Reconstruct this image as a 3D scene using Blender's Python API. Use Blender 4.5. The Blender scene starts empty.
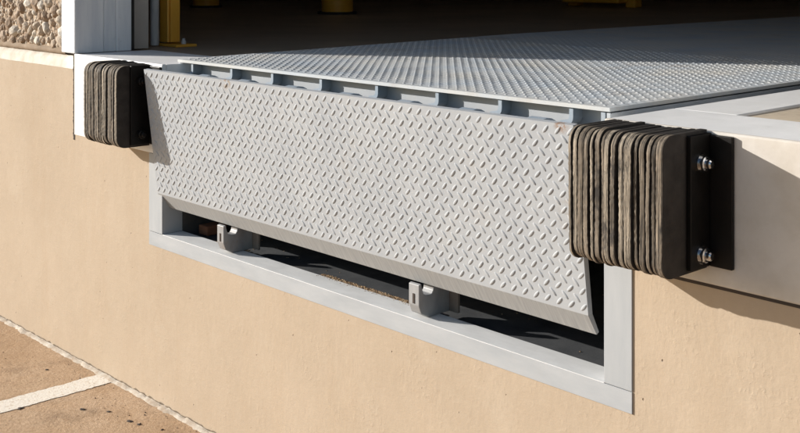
import bpy, bmesh, math, random
import numpy as np
from mathutils import Vector, Matrix, noise

S = bpy.context.scene
COL = S.collection

# ------------------------------------------------------------------ camera
cam_d = bpy.data.cameras.new("camera")
cam = bpy.data.objects.new("camera", cam_d)
COL.objects.link(cam)
cam.location = (0.0, -1.82, 0.302)
cam.rotation_euler = (math.radians(90), 0, math.radians(47.133))
cam_d.sensor_width = 36.0
cam_d.lens = 1114.0 / 800.0 * 36.0
cam_d.shift_y = -248.5 / 800.0
cam_d.clip_start = 0.02
cam_d.clip_end = 3000
S.camera = cam

# ------------------------------------------------------------------ light
SUN_AZ, SUN_EL = 32.0, 17.0          # travel azimuth from +x towards +y, elevation
ca, sa = math.cos(math.radians(SUN_AZ)), math.sin(math.radians(SUN_AZ))
ce, se = math.cos(math.radians(SUN_EL)), math.sin(math.radians(SUN_EL))
travel = Vector((ca * ce, sa * ce, -se))
sun_d = bpy.data.lights.new("sun", 'SUN')
sun_d.energy = 5.0
sun_d.angle = math.radians(0.5)
sun_d.color = (1.0, 0.965, 0.91)
sun = bpy.data.objects.new("sun", sun_d)
COL.objects.link(sun)
sun.rotation_euler = travel.to_track_quat('-Z', 'Y').to_euler()
sun.location = (-8, -6, 6)

W = bpy.data.worlds.new("World")
S.world = W
W.use_nodes = True
nt = W.node_tree
bg = nt.nodes.get("Background") or nt.nodes.new("ShaderNodeBackground")
sky = nt.nodes.new("ShaderNodeTexSky")
sky.sky_type = 'NISHITA'
sky.sun_disc = False
sky.sun_elevation = math.radians(SUN_EL)
sky.sun_rotation = math.atan2(-travel.x, -travel.y) % (2 * math.pi)
nt.links.new(sky.outputs[0], bg.inputs[0])
bg.inputs[1].default_value = 0.112
S.view_settings.view_transform = 'Standard'
S.view_settings.look = 'None'
S.view_settings.gamma = 1.0
S.view_settings.exposure = 0.38
S.view_settings.use_curve_mapping = False

# ------------------------------------------------------------------ materials
class NT:
    """small node-tree helper"""
    def __init__(s, name, rough=0.6, metal=0.0, spec=0.5):
        s.m = bpy.data.materials.new(name)
        s.m.use_nodes = True
        s.t = s.m.node_tree
        s.b = next(n for n in s.t.nodes if n.type == 'BSDF_PRINCIPLED')
        s.b.inputs['Roughness'].default_value = rough
        s.b.inputs['Metallic'].default_value = metal
        if 'Specular IOR Level' in s.b.inputs:
            s.b.inputs['Specular IOR Level'].default_value = spec
        s.tc = s.t.nodes.new('ShaderNodeTexCoord')
        s.h = None
    def n(s, kind): return s.t.nodes.new(kind)
    def l(s, a, b): s.t.links.new(a, b)
    def coord(s, scale=(1, 1, 1)):
        mp = s.n('ShaderNodeMapping')
        mp.inputs['Scale'].default_value = scale
        s.l(s.tc.outputs['Object'], mp.inputs[0])
        return mp.outputs[0]
    def noise(s, sc, detail=4, rough=.55, stretch=(1, 1, 1)):
        t = s.n('ShaderNodeTexNoise')
        t.inputs['Scale'].default_value = sc
        t.inputs['Detail'].default_value = detail
        t.inputs['Roughness'].default_value = rough
        s.l(s.coord(stretch), t.inputs['Vector'])
        return t.outputs[0]
    def vor(s, sc, feature='F1', stretch=(1, 1, 1), out=0):
        t = s.n('ShaderNodeTexVoronoi')
        t.feature = feature
        t.inputs['Scale'].default_value = sc
        s.l(s.coord(stretch), t.inputs['Vector'])
        return t.outputs[out]
    def ramp(s, fac, stops):
        r = s.n('ShaderNodeValToRGB')
        e = r.color_ramp.elements
        while len(e) < len(stops): e.new(0.5)
        for k, (p, c) in zip(e, stops):
            k.position = p
            k.color = (c, c, c, 1) if isinstance(c, (int, float)) else (*c, 1)
        s.l(fac, r.inputs[0])
        return r.outputs[0]
    def mix(s, fac, a, b, mode='MIX'):
        m = s.n('ShaderNodeMix'); m.data_type = 'RGBA'; m.blend_type = mode
        for sock, v in ((m.inputs[0], fac), (m.inputs[6], a), (m.inputs[7], b)):
            if isinstance(v, (int, float)): sock.default_value = v
            elif isinstance(v, tuple): sock.default_value = (*v, 1)
            else: s.l(v, sock)
        return m.outputs[2]
    def attr(s, name):
        a = s.n('ShaderNodeAttribute'); a.attribute_name = name
        return a.outputs['Fac']
    def bump(s, h, strength, dist):
        b = s.n('ShaderNodeBump')
        b.inputs['Strength'].default_value = strength
        b.inputs['Distance'].default_value = dist
        s.l(h, b.inputs['Height'])
        if s.h is not None: s.l(s.h, b.inputs['Normal'])
        s.h = b.outputs[0]
        return s
    def done(s, color, rough=None):
        if isinstance(color, tuple): s.b.inputs['Base Color'].default_value = (*color, 1)
        else: s.l(color, s.b.inputs['Base Color'])
        if rough is not None: s.l(rough, s.b.inputs['Roughness'])
        if s.h is not None: s.l(s.h, s.b.inputs['Normal'])
        return s.m

def mat_concrete_wall():
    s = NT('painted_concrete', .88, 0, .15)
    c = s.ramp(s.noise(2.2, 6, .65), [(.3, (.42, .334, .246)), (.7, (.48, .387, .291))])
    fine = s.ramp(s.noise(60, 6, .7, (1, 1, .7)), [(.35, 0.0), (.75, .18)])
    c = s.mix(fine, c, (.33, .25, .17))
    runs = s.ramp(s.noise(7, 6, .7, (1.2, 1, .13)), [(.50, 0.0), (.78, .30)])
    c = s.mix(runs, c, (.40, .29, .19))
    pale = s.ramp(s.noise(5, 6, .7), [(.56, 0.0), (.75, .35)])
    c = s.mix(pale, c, (.52, .44, .345))
    pits = s.ramp(s.vor(16), [(.022, 1.0), (.040, 0.0)])
    keep = s.ramp(s.noise(9, 2), [(.40, 0.0), (.46, 1.0)])
    pm = s.mix(1.0, pits, keep, 'MULTIPLY')
    pits2 = s.ramp(s.vor(31), [(.03, 1.0), (.06, 0.0)])
    keep2 = s.ramp(s.noise(5, 2), [(.56, 0.0), (.62, 1.0)])
    pm = s.mix(1.0, pm, s.mix(1.0, pits2, keep2, 'MULTIPLY'), 'LIGHTEN')
    c = s.mix(s.ramp(pm, [(0, 0.0), (1, .7)]), c, (.16, .11, .075))
    s.bump(s.noise(120, 6, .68), .35, .0022)
    s.bump(s.noise(60, 5, .65, (.35, 1, 1)), .22, .003)
    s.bump(s.noise(60, 5, .65, (1, 1, .35)), .22, .003)
    s.bump(s.noise(8, 3, .5), .20, .010)
    rough_ = s.ramp(s.noise(75, 5, .6), [(.52, 0.0), (.66, 1.0)])
    kb = s.ramp(s.noise(8, 3, .6), [(.54, 0.0), (.62, 1.0)])
    s.bump(s.mix(1.0, rough_, kb, 'MULTIPLY'), .22, .0026)
    s.bump(pm, .8, -.004)
    return s.done(c)

def mat_cap():
    s = NT('whitewashed_concrete', .85, 0, .2)
    c = s.ramp(s.noise(14, 5, .6), [(.3, (.50, .43, .34)), (.6, (.66, .61, .53))])
    s.bump(s.noise(60, 5, .6), .5, .004)
    return s.done(c)

def mat_steel_paint(name, a, b, rough=.5, streak=(1, 1, 1), dirt=.0, dcol=(.3, .22, .14), bumpy=.08, sc=9, spec=.4, spot=None):
    s = NT(name, rough, 0, spec)
    c = s.ramp(s.noise(sc, 5, .6, streak), [(.3, a), (.7, b)])
    if dirt:
        d = s.ramp(s.noise(4.5, 7, .72), [(.56, 0.0), (.74, dirt)])
        c = s.mix(d, c, dcol)
    if spot:
        for (px, py, pz, rad, colr) in spot:
            vm = s.n('ShaderNodeVectorMath'); vm.operation = 'DISTANCE'
            s.l(s.tc.outputs['Object'], vm.inputs[0]); vm.inputs[1].default_value = (px, py, pz)
            g_ = s.ramp(vm.outputs['Value'], [(rad * .2, 1.0), (rad, 0.0)])
            n_ = s.ramp(s.noise(70, 6, .7), [(.46, 0.0), (.58, 1.0)])
            c = s.mix(s.mix(1.0, g_, n_, 'MULTIPLY'), c, colr)
    s.bump(s.noise(180, 3, .5), bumpy, .001)
    r = s.ramp(s.noise(20, 4), [(.3, rough - .08), (.7, rough + .1)])
    return s.done(c, r)

M = {}
M['wall'] = mat_concrete_wall()
M['cap'] = mat_cap()
M['lip'] = mat_steel_paint('grey_lip_paint', (.355, .372, .393), (.405, .42, .435), .62, spec=.22, spot=[(-1.425, -.055, -.012, .024, (.24, .12, .05)), (-1.40, -.03, -.20, .06, (.30, .27, .24)), (-2.62, -.053, -.012, .035, (.27, .20, .14))], dirt=.35, dcol=(.33, .285, .235))
M['bevel'] = mat_steel_paint('ground_bevel_steel', (.27, .28, .285), (.40, .405, .405), .55, (26, 1, 1.2), spec=.25, dirt=.15, sc=6)
M['platform'] = mat_steel_paint('grey_platform_paint', (.45, .495, .54), (.57, .555, .52), .68, (1, 1, 1), spec=.2, dirt=.5, dcol=(.34, .26, .19), sc=5)
M['under'] = mat_steel_paint('blue_grey_steel', (.38, .42, .46), (.47, .495, .52), .45, dirt=.25)
M['lug'] = mat_steel_paint('shaded_blue_steel', (.25, .31, .37), (.36, .40, .44), .5, dirt=.3, spec=.3)  # darker, bluer shade of lugs and hinge ears put into the colour
M['frame'] = mat_steel_paint('galvanised_frame', (.33, .347, .365), (.40, .412, .425), .62, (2.5, 1, 9), dirt=.12, dcol=(.38, .35, .31), sc=3)
M['frame_v'] = mat_steel_paint('galvanised_frame_upright', (.325, .343, .36), (.39, .403, .415), .62, (9, 1, 1.4), dirt=.12, dcol=(.38, .35, .31), sc=3)
M['sill'] = mat_steel_paint('pale_sill_paint', (.66, .655, .64), (.78, .775, .76), .5, (2.5, 6, 1), dirt=.2, dcol=(.45, .40, .34), sc=4)
M['white'] = mat_steel_paint('white_steel_paint', (.76, .75, .73), (.84, .83, .82), .5, dirt=.22, dcol=(.52, .45, .37), bumpy=.25)
M['plate_face'] = mat_steel_paint('shade_toned_white_paint', (.51, .46, .395), (.66, .62, .57), .85, spec=.1, dirt=.5, dcol=(.40, .33, .26), bumpy=.3)  # brown shade of the right plate front painted into the colour, plus stains
M['jamb'] = mat_steel_paint('jamb_paint', (.56, .59, .64), (.72, .74, .76), .6, (2, 2, .22), dirt=.9, dcol=(.30, .31, .33), bumpy=.5, sc=14)
M['bracket'] = mat_steel_paint('black_bracket_paint', (.005, .0045, .004), (.010, .008, .007), .45, spec=.22, dirt=.2, dcol=(.05, .03, .02), bumpy=.2)
M['keeper'] = mat_steel_paint('bare_steel', (.22, .225, .235), (.36, .36, .36), .42, (1, 1, .4), dirt=.6, dcol=(.22, .12, .07), sc=14)
M['keeper_back'] = mat_steel_paint('rust_tinged_steel', (.20, .165, .14), (.27, .23, .20), .6, dirt=.6, dcol=(.22, .10, .05), sc=14)
M['dark'] = mat_steel_paint('dark_interior', (.42, .38, .34), (.50, .46, .42), .85, dirt=.2, dcol=(.03, .02, .015))
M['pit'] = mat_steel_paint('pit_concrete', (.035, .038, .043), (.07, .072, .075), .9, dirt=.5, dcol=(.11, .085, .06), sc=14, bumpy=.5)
M['yellow'] = mat_steel_paint('yellow_paint', (.62, .30, .035), (.72, .38, .05), .45, dirt=.45, dcol=(.25, .12, .04))
M['galv'] = mat_steel_paint('galvanised_pipe', (.34, .36, .38), (.52, .54, .56), .4, (3, 3, .6), dirt=.6, dcol=(.16, .14, .12), sc=14)
M['seal'] = mat_steel_paint('black_seal', (.014, .012, .012), (.04, .034, .03), .8, dirt=.5, dcol=(.10, .06, .045))
M['rust'] = mat_steel_paint('rusty_steel', (.28, .11, .06), (.38, .17, .09), .85, dirt=.5, dcol=(.10, .05, .03), bumpy=.6)
M['joint'] = mat_steel_paint('brown_joint_filler', (.20, .145, .095), (.30, .22, .15), .9, bumpy=.6)
M['crust'] = mat_steel_paint('white_sealant', (.36, .27, .19), (.64, .58, .49), .9, bumpy=.8, sc=26)
M['rust_line'] = mat_steel_paint('brown_stain', (.10, .075, .05), (.22, .17, .12), .95, sc=20)
M['crack'] = mat_steel_paint('dark_gap', (.04, .032, .026), (.08, .06, .05), .95)

def mat_floor():
    s = NT('warehouse_concrete', .6, 0, .4)
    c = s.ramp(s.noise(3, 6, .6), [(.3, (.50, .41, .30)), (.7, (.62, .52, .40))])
    c = s.mix(s.ramp(s.noise(26, 5, .6), [(.5, 0.0), (.8, .45)]), c, (.2, .15, .10))
    s.bump(s.noise(70, 4), .2, .002)
    return s.done(c)
M['floor'] = mat_floor()

def mat_inner_floor():
    s = NT('dark_worn_floor', .5, 0, .4)
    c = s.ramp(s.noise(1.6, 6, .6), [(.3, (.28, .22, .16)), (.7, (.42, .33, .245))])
    s.bump(s.noise(50, 4), .15, .002)
    return s.done(c)
M['floor_in'] = mat_inner_floor()

def mat_ground():
    s = NT('tan_pavement', .9, 0, .2)
    c = s.ramp(s.noise(1.7, 7, .65), [(.3, (.42, .275, .16)), (.5, (.55, .385, .245)), (.72, (.64, .475, .33))])
    g = s.ramp(s.noise(95, 5, .7), [(.42, 0.0), (.7, .55)])
    c = s.mix(g, c, (.34, .205, .11))
    d = s.ramp(s.noise(5, 8, .78), [(.52, 0.0), (.72, .65)])
    c = s.mix(d, c, (.22, .145, .09))
    fl = s.ramp(s.vor(160, out=1), [(.0, 0.0), (1, .0)])
    s.bump(s.noise(110, 5, .7), .6, .006)
    s.bump(s.noise(14, 4, .6), .3, .01)
    return s.done(c)
M['ground'] = mat_ground()

def mat_line():
    s = NT('worn_line_paint', .85, 0, .2)
    w = s.ramp(s.noise(75, 6, .75), [(.54, 0.0), (.66, .8)])
    c = s.mix(w, (.86, .80, .70), (.55, .40, .25))
    s.bump(s.noise(110, 5, .7), .5, .004)
    return s.done(c)
M['line'] = mat_line()

def mat_rubber():
    s = NT('worn_rubber', .75, 0, .3)
    base = s.ramp(s.noise(30, 4), [(.3, (.020, .017, .015)), (.7, (.042, .036, .032))])
    info = s.n('ShaderNodeObjectInfo')
    tone = s.ramp(info.outputs['Random'], [(0.0, (.175, .138, .100)), (.5, (.26, .208, .155)), (1.0, (.44, .37, .285))])
    st = s.ramp(s.noise(75, 7, .75, (1, 1, .16)), [(.34, 0.30), (.58, 1.0)])
    ply = s.ramp(s.noise(260, 3, .6, (1.6, .05, .035)), [(.40, .22), (.56, 1.0)])
    dust = s.mix(1.0, s.mix(1.0, tone, st, 'MULTIPLY'), ply, 'MULTIPLY')
    s.bump(ply, .5, .0015)
    chip = s.ramp(s.noise(30, 5, .65, (1, 1, .4)), [(.58, 1.0), (.66, 0.1)])
    w = s.n('ShaderNodeMath'); w.operation = 'MULTIPLY'
    s.l(s.attr('worn'), w.inputs[0]); s.l(chip, w.inputs[1])
    c = s.mix(w.outputs[0], base, dust)
    s.bump(s.noise(220, 4, .7, (1, 1, .5)), .5, .0010)
    s.bump(s.noise(130, 6, .7, (1, 1, .3)), .4, .0016)
    return s.done(c)
M['rubber'] = mat_rubber()

def mat_chrome():
    s = NT('zinc_nut', .18, 1.0)
    c = s.ramp(s.noise(60, 4), [(.35, (.42, .42, .43)), (.65, (.62, .62, .63))])
    s.bump(s.noise(90, 3), .15, .001)
    return s.done(c)
M['zinc'] = mat_chrome()

def mat_stone():
    s = NT('aggregate_stone', .8, 0, .3)
    g = s.n('ShaderNodeNewGeometry')
    c = s.ramp(g.outputs['Random Per Island'], [(0, (.26, .18, .12)), (.25, (.42, .31, .22)), (.5, (.50, .40, .30)), (.75, (.58, .50, .40)), (1, (.70, .65, .57))])
    v = s.ramp(s.noise(120, 4), [(.3, .72), (.7, 1.0)])
    c = s.mix(1.0, c, v, 'MULTIPLY')
    s.bump(s.noise(160, 4), .5, .003)
    return s.done(c)
M['stone'] = mat_stone()

def mat_mortar():
    s = NT('aggregate_mortar', .9, 0, .2)
    c = s.ramp(s.vor(55, out=1), [(.0, (.20, .14, .10)), (.5, (.36, .27, .19)), (1, (.55, .46, .36))])
    s.bump(s.vor(55), .9, .008)
    return s.done(c)
M['mortar'] = mat_mortar()

def mat_grit():
    s = NT('tan_grit', .95, 0, .2)
    g = s.n('ShaderNodeNewGeometry')
    c = s.ramp(g.outputs['Random Per Island'], [(0, (.20, .12, .065)), (.6, (.40, .27, .16)), (1, (.55, .42, .28))])
    return s.done(c)
M['grit'] = mat_grit()

# ------------------------------------------------------------------ mesh helpers
class MB:
    def __init__(s): s.v = []; s.f = []; s.mi = []; s.sm = []
    def add(s, verts, faces, mi=0, smooth=False):
        o = len(s.v)
        s.v += [tuple(p) for p in verts]
        s.f += [tuple(i + o for i in f) for f in faces]
        s.mi += [mi] * len(faces); s.sm += [smooth] * len(faces)
        return s
    def box(s, x0, x1, y0, y1, z0, z1, mi=0):
        v = [(x0, y0, z0), (x1, y0, z0), (x1, y1, z0), (x0, y1, z0), (x0, y0, z1), (x1, y0, z1), (x1, y1, z1), (x0, y1, z1)]
        return s.add(v, [(0, 3, 2, 1), (4, 5, 6, 7), (0, 1, 5, 4), (1, 2, 6, 5), (2, 3, 7, 6), (3, 0, 4, 7)], mi)
    def bbox(s, x0, x1, y0, y1, z0, z1, b=.002, seg=2, mi=0):
        bm = bmesh.new()
        bmesh.ops.create_cube(bm, size=1)
        for v in bm.verts:
            v.co = Vector(((x0 + x1) / 2 + v.co.x * (x1 - x0), (y0 + y1) / 2 + v.co.y * (y1 - y0), (z0 + z1) / 2 + v.co.z * (z1 - z0)))
        bmesh.ops.bevel(bm, geom=bm.edges[:], offset=b, segments=seg, affect='EDGES', profile=.5)
        return s.bm(bm, mi)
    def bm(s, bm, mi=0, smooth=False):
        bm.verts.index_update()
        s.add([v.co[:] for v in bm.verts], [[v.index for v in f.verts] for f in bm.faces], mi, smooth)
        bm.free(); return s
    def prism(s, prof, axis, a, b, bev=0, mi=0):
        """polygon profile (2D) extruded along an axis from a to b"""
        bm = bmesh.new()
        def P(p, t):
            return {'x': (t, p[0], p[1]), 'y': (p[0], t, p[1]), 'z': (p[0], p[1], t)}[axis]
        lo = [bm.verts.new(P(p, a)) for p in prof]; hi = [bm.verts.new(P(p, b)) for p in prof]
        n = len(prof)
        bm.faces.new(lo[::-1]); bm.faces.new(hi)
        for i in range(n): bm.faces.new((lo[i], lo[(i + 1) % n], hi[(i + 1) % n], hi[i]))
        bmesh.ops.recalc_face_normals(bm, faces=bm.faces[:])
        if bev: bmesh.ops.bevel(bm, geom=bm.edges[:], offset=bev, segments=2, affect='EDGES', profile=.5)
        return s.bm(bm, mi)
    def cyl(s, p0, p1, r0, r1=None, n=20, caps=True, mi=0):
        r1 = r0 if r1 is None else r1
        p0, p1 = Vector(p0), Vector(p1)
        d = (p1 - p0).normalized()
        a = d.orthogonal().normalized(); b = d.cross(a)
        v = []
        for p, r in ((p0, r0), (p1, r1)):
            for k in range(n):
                t = 2 * math.pi * k / n
                v.append(p + a * math.cos(t) * r + b * math.sin(t) * r)
        s.add(v, [(k, (k + 1) % n, n + (k + 1) % n, n + k) for k in range(n)], mi, True)
        if caps:
            s.add(v[:n], [tuple(range(n))[::-1]], mi); s.add(v[n:], [tuple(range(n))], mi)
        return s
    def build(s, name, mats, parent=None):
        me = bpy.data.meshes.new(name)
        me.from_pydata(s.v, [], s.f)
        for m in (mats if isinstance(mats, (list, tuple)) else [mats]): me.materials.append(m)
        me.polygons.foreach_set('material_index', s.mi)
        me.polygons.foreach_set('use_smooth', s.sm)
        me.update()
        o = bpy.data.objects.new(name, me)
        COL.objects.link(o)
        if parent is not None: o.parent = parent
        return o

def empty(name, label, cat, group=None):
    o = bpy.data.objects.new(name, None); COL.objects.link(o)
    o.empty_display_size = .1
    return tag(o, label, cat, group)
def tag(o, label, cat, group=None):
    o['label'] = label; o['category'] = cat
    if group: o['group'] = group
    return o
def struct(o):
    o['kind'] = 'structure'; return o

def lens_bumps(centres, angs, frame, L=.0235, Wd=.0084, H=.0011, seg=12, rings=2):
    """raised lozenges of diamond plate. frame(u, v, h) maps numpy arrays to 3D"""
    t = np.linspace(0, 2 * np.pi, seg, endpoint=False)
    loc = [np.stack([.5 * L * np.cos(t), .5 * Wd * np.sin(t), np.full(seg, -.0004)], 1)]
    if rings == 2:
        loc.append(np.stack([.5 * L * .74 * np.cos(t), .5 * Wd * .62 * np.sin(t), np.full(seg, H * .80)], 1))
    loc.append(np.array([[0, 0, H]]))
    loc = np.concatenate(loc)
    rs = np.random.RandomState(len(centres))
    hs = .75 + .35 * rs.rand(len(centres))[:, None]
    centres = centres + (rs.rand(len(centres), 2) - .5) * .0007
    angs = angs + (rs.rand(len(centres)) - .5) * .08
    fs = []
    for r in range(rings - 1):
        for k in range(seg): fs.append((r * seg + k, r * seg + (k + 1) % seg, (r + 1) * seg + (k + 1) % seg, (r + 1) * seg + k))
    top = rings * seg; base = (rings - 1) * seg
    for k in range(seg): fs.append((base + k, base + (k + 1) % seg, top))
    n = len(centres)
    ca_, sa_ = np.cos(angs)[:, None], np.sin(angs)[:, None]
    U = centres[:, 0:1] + loc[None, :, 0] * ca_ - loc[None, :, 1] * sa_
    V = centres[:, 1:2] + loc[None, :, 0] * sa_ + loc[None, :, 1] * ca_
    Hh = loc[None, :, 2] * np.where(loc[None, :, 2] > 0, hs, 1.0)
    P = frame(U.ravel(), V.ravel(), Hh.ravel())
    nv = len(loc)
    faces = []
    for i in range(n):
        o = i * nv
        faces += [tuple(o + j for j in f) for f in fs]
    return P, faces

def lattice(w, h, pitch, m=.010, py=None):
    py = py or pitch
    c, a = [], []
    nx, ny = int((w - 2 * m) / pitch), int((h - 2 * m) / py)
    ox, oy = (w - nx * pitch) / 2, (h - ny * py) / 2
    for j in range(ny + 1):
        for i in range(nx + 1):
            c.append((ox + i * pitch, oy + j * py)); a.append(math.radians(45))
            if i < nx and j < ny:
                c.append((ox + (i + .5) * pitch, oy + (j + .5) * py)); a.append(math.radians(-45))
    c = np.array(c); a = np.array(a)
    k = (c[:, 0] > m) & (c[:, 0] < w - m) & (c[:, 1] > m) & (c[:, 1] < h - m)
    return c[k], a[k]

# ------------------------------------------------------------------ key dimensions (metres, dock floor = 0, wall face y = 0)
GZ = -1.067
FXL, FXR = -3.125, -1.290            # pit frame outside
PXL, PXR = -3.046, -1.357            # pit opening
FZ, PZ = -.572, -.528
EZ = -.282                           # bottom of steel edge plate
PLX = -3.634                         # left end of the edge plate
R = random.Random(7)

# ------------------------------------------------------------------ ground
g = MB()
g.add([(-900, -900, GZ), (900, -900, GZ), (900, .4, GZ), (-900, .4, GZ)], [(0, 1, 2, 3)])
g.add([(-900, 16, GZ), (900, 16, GZ), (900, 900, GZ), (-900, 900, GZ)], [(0, 1, 2, 3)])
struct(g.build('ground', M['ground']))
# painted line running out from the wall
m = MB()
Ln = 320
pts = []
for i in range(Ln + 1):
    y = -.014 - 4.0 * i / Ln
    pts.append((-3.437 + .004 * noise.noise((y * 9, 0, 0)) + .006 * (R.random() - .5), y, GZ + .0015)); pts.append((-3.343 + .004 * noise.noise((y * 9, 5, 0)) + .006 * (R.random() - .5), y, GZ + .0015))
m.add(pts, [(2 * i, 2 * i + 2, 2 * i + 3, 2 * i + 1) for i in range(Ln)])
struct(m.build('painted_line', M['line']))

# ------------------------------------------------------------------ dock wall
hx0, hx1, hz = FXL + .02, FXR - .02, FZ + .02
w = MB()
# left of plate rises to the cap; below the plate everywhere; hole for the pit
w.box(-14, PLX - .010, 0, .4, GZ - .2, -.052)
w.box(PLX - .010, hx0, .0, .4, GZ - .2, EZ)
w.box(hx0, hx1, .0, .4, GZ - .2, hz)
w.box(hx1, 8, .0, .4, GZ - .2, EZ)
wall = w.build('dock_wall', M['wall'])
tag(wall, 'beige painted concrete foundation wall under the loading door, holding the steel pit frame', 'wall')
# whitewashed cap course left of the plate
n = 60
prof = []
m = MB()
xs = np.linspace(-14, PLX - .010, 2 * n)
ring = []
for i, x in enumerate(xs):
    j = .0025 * noise.noise((x * 9, 0, 3)) ; k = .003 * noise.noise((x * 14, 5, 1))
    ring += [(x, .0 - .001, -.0525 + k), (x, .004 + j, -.026 + j), (x, .018, -.010 + k), (x, .06, -.008)]
f = []
for i in range(len(xs) - 1):
    for q in range(3):
        a = i * 4 + q; f.append((a, a + 4, a + 5, a + 1))
f.append(tuple((len(xs) - 1) * 4 + q for q in range(4)))
m.add(ring, f, 0, True)
m.build('cap_course', M['cap'], wall)
# ragged dark crack between concrete and steel
m = MB()
vv = []
for i in range(120):
    z = -.30 + .30 * i / 119
    a = .007 * noise.noise((0, 0, z * 45)) + .003 * noise.noise((2, 0, z * 160)); 
    vv += [(min(PLX - .002, PLX - .011 + a), -.0012, z), (PLX + .001, -.0012, z)]
m.add(vv, [(2 * i, 2 * i + 1, 2 * i + 3, 2 * i + 2) for i in range(119)])
m.box(PLX - .012, PLX, .0, .3, -.30, -.004)
m.build('gap_filler', M['crack'], wall)
# steel edge plates, left and right of the pit
m = MB()
m.bbox(PLX, PXL, .0125, .30, EZ, 0, .002)
m.bbox(PXL - .15, PXL, .3005, 4.6, EZ, 0, .003)
m.build('edge_plate', M['white'], wall)
m = MB()
m.bbox(PXR, 8, .0125, .242, EZ, 0, .002)
m.bbox(PXR, PXR + .152, .2425, 4.6, EZ, 0, .003)
m.build('edge_plate', M['white'], wall)
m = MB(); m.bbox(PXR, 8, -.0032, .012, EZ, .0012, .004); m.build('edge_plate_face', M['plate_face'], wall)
m = MB(); m.bbox(PLX, PXL, -.0032, .012, EZ, .0012, .003); m.build('edge_plate_face', M['white'], wall)
# shadow gap under the right plate
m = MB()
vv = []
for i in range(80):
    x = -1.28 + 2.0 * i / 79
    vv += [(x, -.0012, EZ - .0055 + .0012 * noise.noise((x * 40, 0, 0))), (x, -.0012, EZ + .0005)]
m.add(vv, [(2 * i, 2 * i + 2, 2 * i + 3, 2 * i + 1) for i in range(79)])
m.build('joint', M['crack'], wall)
# pit frame (steel angle)
pf = MB()
pf.bbox(FXL, FXR, -.0032, .010, FZ, PZ - .0013, .0004)
frame = pf.build('pit_frame', M['frame'], wall)
m = MB(); m.bbox(PXL + .0002, PXR - .0002, -.0030, .070, PZ - .0012, PZ, .0003); m.build('sill', M['sill'], frame)
m = MB(); m.bbox(FXL, PXL, -.0034, .070, PZ + .0002, EZ - .0006, .0008); m.build('jamb', M['frame_v'], frame)
m = MB(); m.bbox(PXR, FXR, -.0034, .070, PZ + .0002, EZ - .0006, .0008); m.build('jamb', M['frame_v'], frame)
# sealant bead at the foot of the wall
m = MB()
xs = np.linspace(-7, 2, 700); ring = []
for x in xs:
    a = .003 + .004 * noise.noise((x * 22, 0, 0)) + .004 * noise.noise((x * 70, 2, 0))
    b = .011 + .010 * noise.noise((x * 15, 7, 0)) + .008 * noise.noise((x * 60, 9, 0))
    ring += [(x, .002, GZ + a + .007), (x, -.004, GZ + a + .003), (x, -b * .7, GZ + .006), (x, -b - .006, GZ - .001)]
f = []
for i in range(len(xs) - 1):
    for q in range(3):
        k = i * 4 + q; f.append((k, k + 1, k + 5, k + 4))
m.add(ring, f, 0, True)
m.build('sealant_bead', M['crust'], wall)
m = MB(); vv = []
for x in xs:
    a = GZ + .009 + .004 * noise.noise((x * 22, 0, 0)); b = a + .002 + .006 * noise.noise((x * 45, 4, 0))
    vv += [(x, -.0013, GZ), (x, -.0013, max(b, GZ + .001))]
m.add(vv, [(2 * i, 2 * i + 2, 2 * i + 3, 2 * i + 1) for i in range(len(xs) - 1)])
m.build('joint', M['rust_line'], wall)

# pit
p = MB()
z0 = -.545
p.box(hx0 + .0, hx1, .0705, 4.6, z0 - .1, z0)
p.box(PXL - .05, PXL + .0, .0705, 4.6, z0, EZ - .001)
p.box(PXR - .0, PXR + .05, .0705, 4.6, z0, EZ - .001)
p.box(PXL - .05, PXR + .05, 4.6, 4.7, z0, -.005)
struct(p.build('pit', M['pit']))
tag(MB().bbox(-3.040, -2.990, .125, .20, z0, z0 + .030, .004).build('steel_block', M['rust']),
    'rusty red steel block lying in the dark pit behind the left lip support', 'block')

# ------------------------------------------------------------------ warehouse floor
fl = MB()
def slab(x0, x1, y0, y1): fl.add([(x0, y0, -.005), (x1, y0, -.005), (x1, y1, -.005), (x0, y1, -.005)], [(0, 1, 2, 3)], 0)
slab(PXR + .01, 8, .02, 1.6)
o = struct(fl.build('floor', M['floor']))
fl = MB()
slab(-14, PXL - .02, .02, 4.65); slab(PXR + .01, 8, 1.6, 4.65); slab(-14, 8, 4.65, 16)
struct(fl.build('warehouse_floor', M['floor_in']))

# ------------------------------------------------------------------ building shell
b = MB()
b.box(-14, 8, .25, 16, 3.9, 4.1)                        # roof
b.box(-14, 8, 15.8, 16, 0, 3.9); b.box(-14, -13.8, .25, 15.8, 0, 3.9); b.box(7.8, 8, .25, 15.8, 0, 3.9)
b.box(-14, -3.72, .28, .34, 0, 3.9)                     # inner lining of the front wall
b.box(-.74, 7.8, .28, .34, 0, 3.9)
b.box(-3.66, -.74, .28, .34, 2.75, 3.9)
shell = b.build('warehouse', M['dark'])
tag(shell, 'dark warehouse interior shell seen through the open dock door', 'warehouse')

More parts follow.
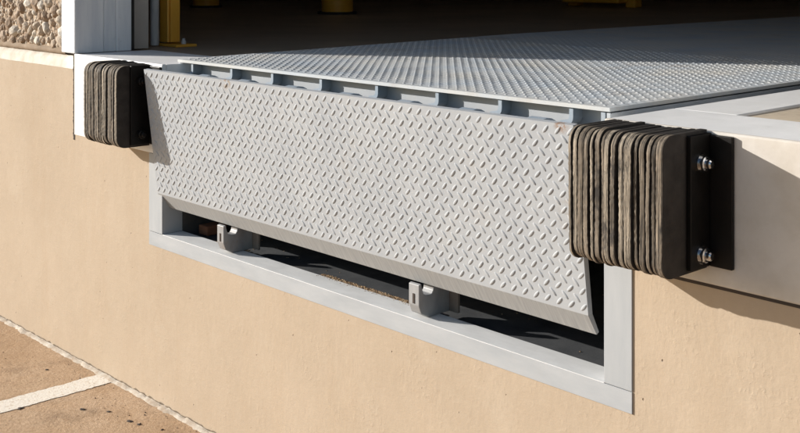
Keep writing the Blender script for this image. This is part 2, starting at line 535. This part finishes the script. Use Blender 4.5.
def agg_panel(x0, x1, z0_, z1, stones):
    m = MB()
    m.box(x0, x1, .022, .26, z0_, z1, 0)
    if stones:
        rr = random.Random(3)
        bm0 = bmesh.new(); bmesh.ops.create_icosphere(bm0, subdivisions=2, radius=1)
        bv = [v.co.copy() for v in bm0.verts]; bf = [[v.index for v in f.verts] for f in bm0.faces]; bm0.free()
        bm0 = bmesh.new(); bmesh.ops.create_icosphere(bm0, subdivisions=1, radius=1)
        bv1 = [v.co.copy() for v in bm0.verts]; bf1 = [[v.index for v in f.verts] for f in bm0.faces]; bm0.free()
        sx0, sx1, sz0, sz1 = stones
        cell = {}
        tries = 0
        while tries < 62000:
            tries += 1
            r = rr.choice((.007, .009, .011, .013, .016, .02))
            if tries < 6500: r = rr.choice((.016, .02, .024, .027))
            x = rr.uniform(sx0, sx1 - r * .4); z = rr.uniform(sz0 + r * .4, sz1)
            ok = True
            ci, cj = int(x / .06), int(z / .06)
            for di in (-1, 0, 1):
                for dj in (-1, 0, 1):
                    for (px, pz, pr) in cell.get((ci + di, cj + dj), ()):
                        if (px - x) ** 2 + (pz - z) ** 2 < (.78 * (pr + r)) ** 2: ok = False
            if not ok: continue
            cell.setdefault((ci, cj), []).append((x, z, r))
            sx, sy, sz = r * rr.uniform(.75, 1.15), r * rr.uniform(.6, .95), r * rr.uniform(.75, 1.25)
            rot = Matrix.Rotation(rr.uniform(-.9, .9), 3, 'Y')
            off = Vector((rr.random() * 50, rr.random() * 50, rr.random() * 50))
            vs = []
            vset, fs_ = (bv, bf) if (x > -4.4 and z < .26) else (bv1, bf1)
            for c in vset:
                k = 1 + .38 * noise.noise(c * 1.1 + off)
                q = rot @ Vector((c.x * sx * k, c.y * sy * k, c.z * sz * k))
                vs.append((x + q.x, .025 + q.y, z + q.z))
            m.add(vs, fs_, 1, False)
    return m.build('aggregate_wall', [M['mortar'], M['stone']])
a = agg_panel(-14, -3.745, .014, 4.1, (-5.7, -3.747, .014, .90))
tag(a, 'exposed pebble aggregate wall panel left of the white door jamb', 'wall')
a2 = agg_panel(-.62, 8, .014, 4.1, None)
tag(a2, 'pebble aggregate wall panel beyond the right side of the door', 'wall')
a3 = agg_panel(-3.745, -.62, 2.9, 4.1, None)
tag(a3, 'pebble aggregate wall panel over the dock door', 'wall')
m = MB(); vv = []
xs = np.linspace(-8, -3.738, 300)
for x in xs:
    k = .002 * noise.noise((x * 30, 1, 0))
    vv += [(x, .026, -.010), (x, .012 + k, -.004 + k), (x, .013 + k, .008 + k), (x, .026, .018)]
f = []
for i in range(len(xs) - 1):
    for q in range(3):
        k = i * 4 + q; f.append((k, k + 4, k + 5, k + 1))
m.add(vv, f, 0, True)
m.build('joint_filler', M['joint'], a)

# ------------------------------------------------------------------ door jamb
dj = empty('door_frame', 'white painted steel door jamb rising beside the pebble wall', 'door frame')
m = MB()
m.bbox(-3.738, PLX, -.001, .112, .001, 2.75, .004)
m.build('jamb', M['jamb'], dj)
m = MB(); m.bbox(-3.738, PLX - .003, .1125, .160, .001, 2.75, .003); m.build('seal_strip', M['jamb'], dj)
m = MB(); m.bbox(-3.738, PLX - .0015, .1605, .222, .001, 2.75, .003); m.build('seal_strip', M['jamb'], dj)
m = MB(); m.bbox(-3.738, PLX - .012, .2225, .240, .001, 2.75, .003); m.build('weather_seal', M['seal'], dj)
m = MB(); m.bbox(-.735, -.630, -.001, .275, .001, 2.75, .004); m.build('jamb', M['jamb'], dj)
m = MB(); m.bbox(-3.738, -.630, -.001, .275, 2.751, 2.89, .004); m.build('header', M['jamb'], dj)

# door track: galvanised angle and pipe, and the yellow guard
t = empty('door_track', 'weathered galvanised door track upright between the white jamb and the yellow guard', 'door track')
m = MB(); m.bbox(-3.895, -3.862, .385, .392, .0, 2.7, .001); m.build('mounting_angle', M['galv'], t)
m = MB(); m.cyl((-3.842, .438, 0), (-3.842, .438, 2.7), .017, n=28); m.build('track_tube', M['galv'], t)
y = empty('track_guard', 'upright orange yellow steel channel guard bolted inside the left of the doorway', 'guard')
prof = [(-3.856, .470), (-3.806, .470), (-3.799, .468), (-3.796, .474), (-3.800, .480), (-3.846, .480), (-3.846, .530), (-3.856, .530)]
m = MB(); m.prism(prof, 'z', .012, 1.25, .0012); 
m.bbox(-3.8045, -3.7925, .4805, .522, .012, 1.25, .002)
m.build('channel', M['yellow'], y)
m = MB(); m.bbox(-3.865, -3.722, .462, .555, -.004, .006, .002); m.build('base_plate', M['yellow'], y)
m = MB(); m.cyl((-3.755, .515, .006), (-3.755, .515, .020), .010, n=6); m.cyl((-3.755, .515, .006), (-3.755, .515, .028), .006, n=12)
m.build('bolt', M['galv'], y)

# far yellow bollards / guard rail in the dark
def bollard(x, y_, r, h, label):
    o = empty('bollard', label, 'bollard', 'yellow bollards inside the warehouse')
    m = MB(); m.cyl((x, y_, .0), (x, y_, h), r, n=32)
    for k in range(5):
        a0, a1 = k * math.pi / 10, (k + 1) * math.pi / 10
        m.cyl((x, y_, h + r * .5 * math.sin(a0)), (x, y_, h + r * .5 * math.sin(a1)), r * math.cos(a0), max(r * math.cos(a1), .001), n=32, caps=False)
    m.build('post', M['yellow'], o)
    m = MB(); m.cyl((x, y_, -.004), (x, y_, .012), r * 1.25, n=32); m.build('base_ring', M['seal'], o)
bollard(-5.72, 2.92, .105, 1.05, 'yellow bollard standing in the dark straight behind the dock plate')
bollard(-7.35, 2.95, .10, 1.05, 'farther yellow bollard in the dark just right of the yellow channel guard')
rg = empty('rack_guard', 'low yellow rack end guard deep in the dark warehouse', 'guard')
m = MB(); m.bbox(-5.62, -5.07, 5.15, 5.27, .03, .34, .015); m.build('rail', M['yellow'], rg)
for x in (-5.66, -5.10):
    m = MB(); m.bbox(x, x + .09, 5.275, 5.37, -.003, .42, .01); m.build('post', M['yellow'], rg)

# ------------------------------------------------------------------ dock leveler
lev = empty('dock_leveler', 'grey steel dock leveler with diamond plate deck and hanging lip between two rubber bumpers', 'dock leveler')
LX0, LX1 = -3.068, -1.394
DY0, DY1 = .066, 4.55
def deckz(x, yy):
    s_ = (x - LX0) / (LX1 - LX0); t_ = np.clip((yy - DY0) / 1.6, 0, 1)
    return .0125 + t_ * (.016 * (1 - s_) + .001 * s_)
d = MB()
th = .0085
ys = [DY0, DY0 + .4, DY0 + .8, DY0 + 1.2, DY0 + 1.6, DY1]
top, bot = [], []
for yy in ys:
    for x in (LX0, LX1):
        zz = float(deckz(x, yy)); top.append((x, yy, zz)); bot.append((x, yy, zz - th))
nn = len(top)
f = [(2 * i, 2 * i + 1, 2 * i + 3, 2 * i + 2) for i in range(len(ys) - 1)]
fb = [tuple(nn + q for q in reversed(q4)) for q4 in f]
sides = [(1, 0, nn, nn + 1), (nn - 2, nn - 1, 2 * nn - 1, 2 * nn - 2)]
for i in range(len(ys) - 1):
    sides += [(2 * i, 2 * i + 2, nn + 2 * i + 2, nn + 2 * i), (2 * i + 3, 2 * i + 1, nn + 2 * i + 1, nn + 2 * i + 3)]
d.add(top + bot, f + fb + sides)
c, ang = lattice(LX1 - LX0, DY1 - DY0, .031)
near = c[:, 1] < 1.3
def deck_frame(u, v, h):
    x = LX0 + u; yy = DY0 + v
    return np.stack([x, yy, deckz(x, yy) + h], 1)
for sel, sg, rg_ in ((near, 10, 2), (~near, 6, 1)):
    P, F_ = lens_bumps(c[sel], ang[sel], deck_frame, seg=sg, rings=rg_)
    d.add(P.tolist(), F_, 0, True)
d.build('deck_plate', M['platform'], lev)
# header plate and cross plates below the deck
m = MB(); m.bbox(LX0 + .0105, LX1 - .0105, DY0 + .036, DY0 + .046, -.20, .0008, .001); m.build('header_plate', M['lip'], lev)
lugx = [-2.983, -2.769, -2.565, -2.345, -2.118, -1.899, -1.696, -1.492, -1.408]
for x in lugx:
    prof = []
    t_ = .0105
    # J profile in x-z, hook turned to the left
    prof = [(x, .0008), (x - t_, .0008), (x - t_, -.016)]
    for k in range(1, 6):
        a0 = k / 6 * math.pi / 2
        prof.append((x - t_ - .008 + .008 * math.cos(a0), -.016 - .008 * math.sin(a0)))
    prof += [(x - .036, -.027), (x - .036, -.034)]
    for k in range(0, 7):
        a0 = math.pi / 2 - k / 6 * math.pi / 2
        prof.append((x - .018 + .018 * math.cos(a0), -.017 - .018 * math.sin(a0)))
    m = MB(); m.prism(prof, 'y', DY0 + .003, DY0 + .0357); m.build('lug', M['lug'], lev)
m = MB(); m.bbox(LX1 - .010, LX1, DY0 + .003, 4.5, -.06, .0008, .001); m.bbox(LX0, LX0 + .010, DY0 + .003, 4.5, -.03, .0008, .001)
m.build('side_skirt', M['under'], lev)
m = MB(); m.cyl((LX0, .022, -.046), (LX1, .022, -.046), .0125, n=18); m.build('hinge_pin', M['under'], lev)

# lip
TA = Vector((0, -.055, -.012)); TB = Vector((0, -.006, -.402)); TC = Vector((0, .022, -.447))
dirv = (TB - TA); LH = dirv.length; dirv.normalize()
nrm = Vector((0, -dirv.z * -1, 0)); nrm = Vector((1, 0, 0)).cross(dirv).normalized()
if nrm.y > 0: nrm = -nrm
l = MB()
tk = .014
A, B_ = TA, TB
A2, B2 = TA - nrm * tk, TB - nrm * tk
def X(p, x): return (x, p.y, p.z)
l.add([X(A, LX0), X(A, LX1), X(B_, LX1), X(B_, LX0), X(A2, LX0), X(A2, LX1), X(B2, LX1), X(B2, LX0)],
      [(0, 3, 2, 1), (4, 5, 6, 7), (0, 1, 5, 4), (1, 2, 6, 5), (3, 0, 4, 7)])
c, ang = lattice(LX1 - LX0, LH, .0312, py=.0330)
def lip_frame(u, v, h):
    v = LH - v
    x = LX0 + u
    return np.stack([x, A.y + dirv.y * v + nrm.y * h, A.z + dirv.z * v + nrm.z * h], 1)
P, F_ = lens_bumps(c, ang, lip_frame, L=.0245, Wd=.0086, H=.0019, seg=16)
l.add(P.tolist(), F_, 0, True)
lip = l.build('lip', M['lip'], lev)
m = MB()
C2 = TC - Vector((0, -.45, .25)).normalized() * 0 + Vector((0, .008, .004))
q = [TB, TC, C2, B2]
m.prism([(p_.y, p_.z) for p_ in q], 'x', LX0, LX1, .0006)
m.build('bevelled_edge', M['bevel'], lip)
# hinge ears on the back of the lip
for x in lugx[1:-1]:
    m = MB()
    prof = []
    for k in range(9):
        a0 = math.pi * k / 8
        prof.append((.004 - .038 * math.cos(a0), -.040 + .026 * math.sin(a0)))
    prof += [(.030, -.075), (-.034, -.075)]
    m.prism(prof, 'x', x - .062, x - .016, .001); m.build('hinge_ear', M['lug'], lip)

# lip keepers
for x0, x1 in ((-2.742, -2.709), (-1.928, -1.893)):
    k = MB()
    prof = [(-.002, -.446), (.006, -.444), (.0075, -.452), (.014, -.470), (.022, -.4745), (.040, -.4745), (.046, -.466), (.047, -.458), (.100, -.458), (.100, -.527), (.030, -.527), (.006, -.515), (-.002, -.495)]
    k.prism(prof, 'x', x0, x1, .0016)
    ko = k.build('lip_keeper', M['keeper'], lev)
    m = MB(); xm = (x0 + x1) / 2
    m.bbox(xm - .004, xm + .004, -.0034, .0, -.492, -.468, .0012); m.build('slot', M['crack'], ko)
    m = MB(); m.bbox(x0 + .006, x1 + .028, .1005, .108, -.527, -.462, .001); m.build('back_plate', M['keeper_back'], ko)

# ------------------------------------------------------------------ dock bumpers
def pad_mesh(x0, x1, yf, yb, zt, zb, rnd, Rr=.030):
    zs = []
    for k in range(8):
        a0 = k / 7 * math.pi / 2
        zs.append(zt - Rr * (1 - math.cos(a0)))
    nm = 60
    for k in range(1, nm): zs.append(zt - Rr - (zt - zb - 2 * Rr) * k / nm)
    for k in range(8):
        a0 = (7 - k) / 7 * math.pi / 2
        zs.append(zb + Rr * (1 - math.cos(a0)))
    off = rnd.random() * 100
    bow = rnd.uniform(-.0025, .0025); lean = rnd.uniform(-.002, .002)
    r = min(.0013, (x1 - x0) * .32)
    ring, worn = [], []
    H = zt - zb
    for z in zs:
        if z > zt - Rr: a_ = (zt - z); e = Rr - math.sqrt(max(0, Rr ** 2 - (Rr - a_) ** 2))
        elif z < zb + Rr: a_ = (z - zb); e = Rr - math.sqrt(max(0, Rr ** 2 - (Rr - a_) ** 2))
        else: e = 0
        s_ = (z - zb) / H
        nz = lambda q, f_, amp: amp * noise.noise((off + q, 0, z * f_))
        y0 = yf + e + nz(0, 12, .0008) + nz(3, 160, .0009)
        dx = bow * math.sin(math.pi * s_) + lean * (s_ - .5)
        xa = x0 + dx + nz(7, 16, .0005) + nz(8, 150, .0005); xb = x1 + dx + nz(11, 16, .0005) + nz(12, 150, .0005)
        ch1 = r * (1 + 1.1 * max(-.8, noise.noise((off + 20, 1, z * 120)))); ch2 = r * (1 + 1.1 * max(-.8, noise.noise((off + 30, 1, z * 120))))
        pts_ = [(xa, yb), (xa, y0 + .018), (xa, y0 + ch1), (xa + ch1 * .3, y0 + ch1 * .3), (xa + ch1, y0),
                (xb - ch2, y0), (xb - ch2 * .3, y0 + ch2 * .3), (xb, y0 + ch2), (xb, y0 + .018), (xb, yb)]
        for (px, py) in pts_: ring.append((px, min(py, yb), z))
        worn += [0, 0.0, .0, .5, 1, 1, .5, .0, 0.0, 0]
    N = 10
    f = []
    for i in range(len(zs) - 1):
        for q in range(N):
            a_, b_ = i * N + q, i * N + (q + 1) % N
            f.append((a_, a_ + N, b_ + N, b_))
    f.append(tuple(range(N))); f.append(tuple((len(zs) - 1) * N + q for q in reversed(range(N))))
    m = MB(); m.add(ring, f, 0, True)
    return m, worn

def bumper(px0, px1, yfr, zt, zb, seed, label):
    rnd = random.Random(seed)
    o = empty('dock_bumper', label, 'dock bumper', 'laminated rubber dock bumpers')
    npad = 17 if px0 > -2 else 13
    ws = [rnd.uniform(.8, 1.25) for _ in range(npad)]
    k = (px1 - px0) / sum(ws)
    x = px0
    for i in range(npad):
        wd = ws[i] * k
        last = i == npad - 1
        jit = .0025 if not last else .001
        gp = rnd.choice((.0016, .0026, .0038, .0052)) if not last else .0008
        m, worn = pad_mesh(x + gp, x + wd - .0006, yfr + rnd.uniform(-jit, jit), -.004, zt + rnd.uniform(-.003, .002), zb + rnd.uniform(-.003, .003), rnd)
        pd = m.build('pad', M['rubber'], o)
        at = pd.data.attributes.new('worn', 'FLOAT', 'POINT'); at.data.foreach_set('value', worn)
        pd.data.set_sharp_from_angle(angle=math.radians(26))
        x += wd
    # angle iron with two bolts
    leg0 = px1 + .0015
    m = MB()
    m.bbox(leg0, leg0 + .009, -.074, -.0045, zb + .004, zt - .003, .0015)
    m.bbox(leg0 + .0092, leg0 + (.055 if px0 > -2 else .075), -.0130, -.0040, zb + .004, zt - .006, .0015)
    m.build('angle_bracket', M['bracket'], o)
    m = MB(); m.bbox(px0 - .010, px0 - .001, -.074, -.0045, zb + .004, zt - .003, .0015)
    m.build('angle_bracket', M['bracket'], o)
    zinc = M['zinc'] if px0 > -2 else M['bracket']
    for zz in (-.053, -.219):
        lx = leg0 + .0090
        m = MB(); m.cyl((lx, -.040, zz), (lx + .0025, -.040, zz), .0175, n=28)
        bt = m.build('bolt', zinc, o)
        m = MB()
        m.cyl((lx + .0026, -.040, zz), (lx + .0110, -.040, zz), .0145, .0145, n=6); m.cyl((lx + .0110, -.040, zz), (lx + .0125, -.040, zz), .0140, .0112, n=24)
        m.build('nut', zinc, bt)
        m = MB(); m.cyl((lx + .0126, -.040, zz), (lx + .020, -.040, zz), .0088, n=20); m.cyl((lx + .020, -.040, zz), (lx + .0225, -.040, zz), .0088, .0062, n=20)
        m.build('rod_end', zinc, bt)
    return o
bumper(-1.336, -1.1225, -.150, .002, -.249, 11, 'near laminated rubber dock bumper with two bright bolts, right of the diamond plate lip')
bumper(-3.335, -3.122, -.120, -.001, -.256, 5, 'far laminated rubber dock bumper left of the lip, below the white door jamb')

# ------------------------------------------------------------------ grit and small stones
def grit(boxes, seed):
    rr = random.Random(seed)
    m = MB()
    bm0 = bmesh.new(); bmesh.ops.create_icosphere(bm0, subdivisions=1, radius=1)
    bv = [v.co.copy() for v in bm0.verts]; bf = [[v.index for v in f.verts] for f in bm0.faces]; bm0.free()
    for (x0, x1, y0, y1, z, r0, r1, n_) in boxes:
        for _ in range(n_):
            r = rr.uniform(r0, r1) * rr.uniform(.5, 1); x = rr.uniform(x0, x1); yy = rr.uniform(y0, y1)
            off = Vector((rr.random() * 50, 0, 0))
            m.add([(x + c.x * r * (1 + .4 * noise.noise(c + off)), yy + c.y * r * (1 + .4 * noise.noise(c * 1.3 + off)), z + r * .4 + c.z * r * .7) for c in bv], bf)
    return m
o = grit([(-2.36, -1.95, .060, .09, -.5305, .0012, .0034, 2600), (-2.86, -2.70, .060, .09, -.5305, .0012, .003, 600), (-3.0, -1.4, .08, .6, z0, .0010, .003, 90)], 4).build('pit_grit', M['grit'])
o['kind'] = 'stuff'
rr = random.Random(21)
m = MB()
for (x, yy, q) in [(-3.02, -.13, .011), (-3.20, -.19, .010), (-3.13, -.14, .008), (-2.98, -.12, .007), (-3.05, -.30, .007), (-3.34, -.33, .012), (-2.90, -.09, .006), (-3.6, -.12, .006)]:
    pts_ = []
    for k in range(12):
        a0 = k / 12 * 2 * math.pi; q1 = q * rr.uniform(.45, 1.1)
        pts_.append((x + 1.3 * q1 * math.cos(a0), yy + q1 * math.sin(a0), GZ + .0008))
    m.add([(x, yy, GZ + .0035)] + pts_, [(0, 1 + k, 1 + (k + 1) % 12) for k in range(12)])
o = m.build('tar_specks', M['crack']); o['kind'] = 'stuff'
o = grit([(-3.6, -2.5, -.16, -.02, GZ, .0008, .0030, 60), (-4.6, -2.6, -.7, -.02, GZ, .0008, .0022, 90)], 8).build('pavement_grit', M['crack'])
o['kind'] = 'stuff'
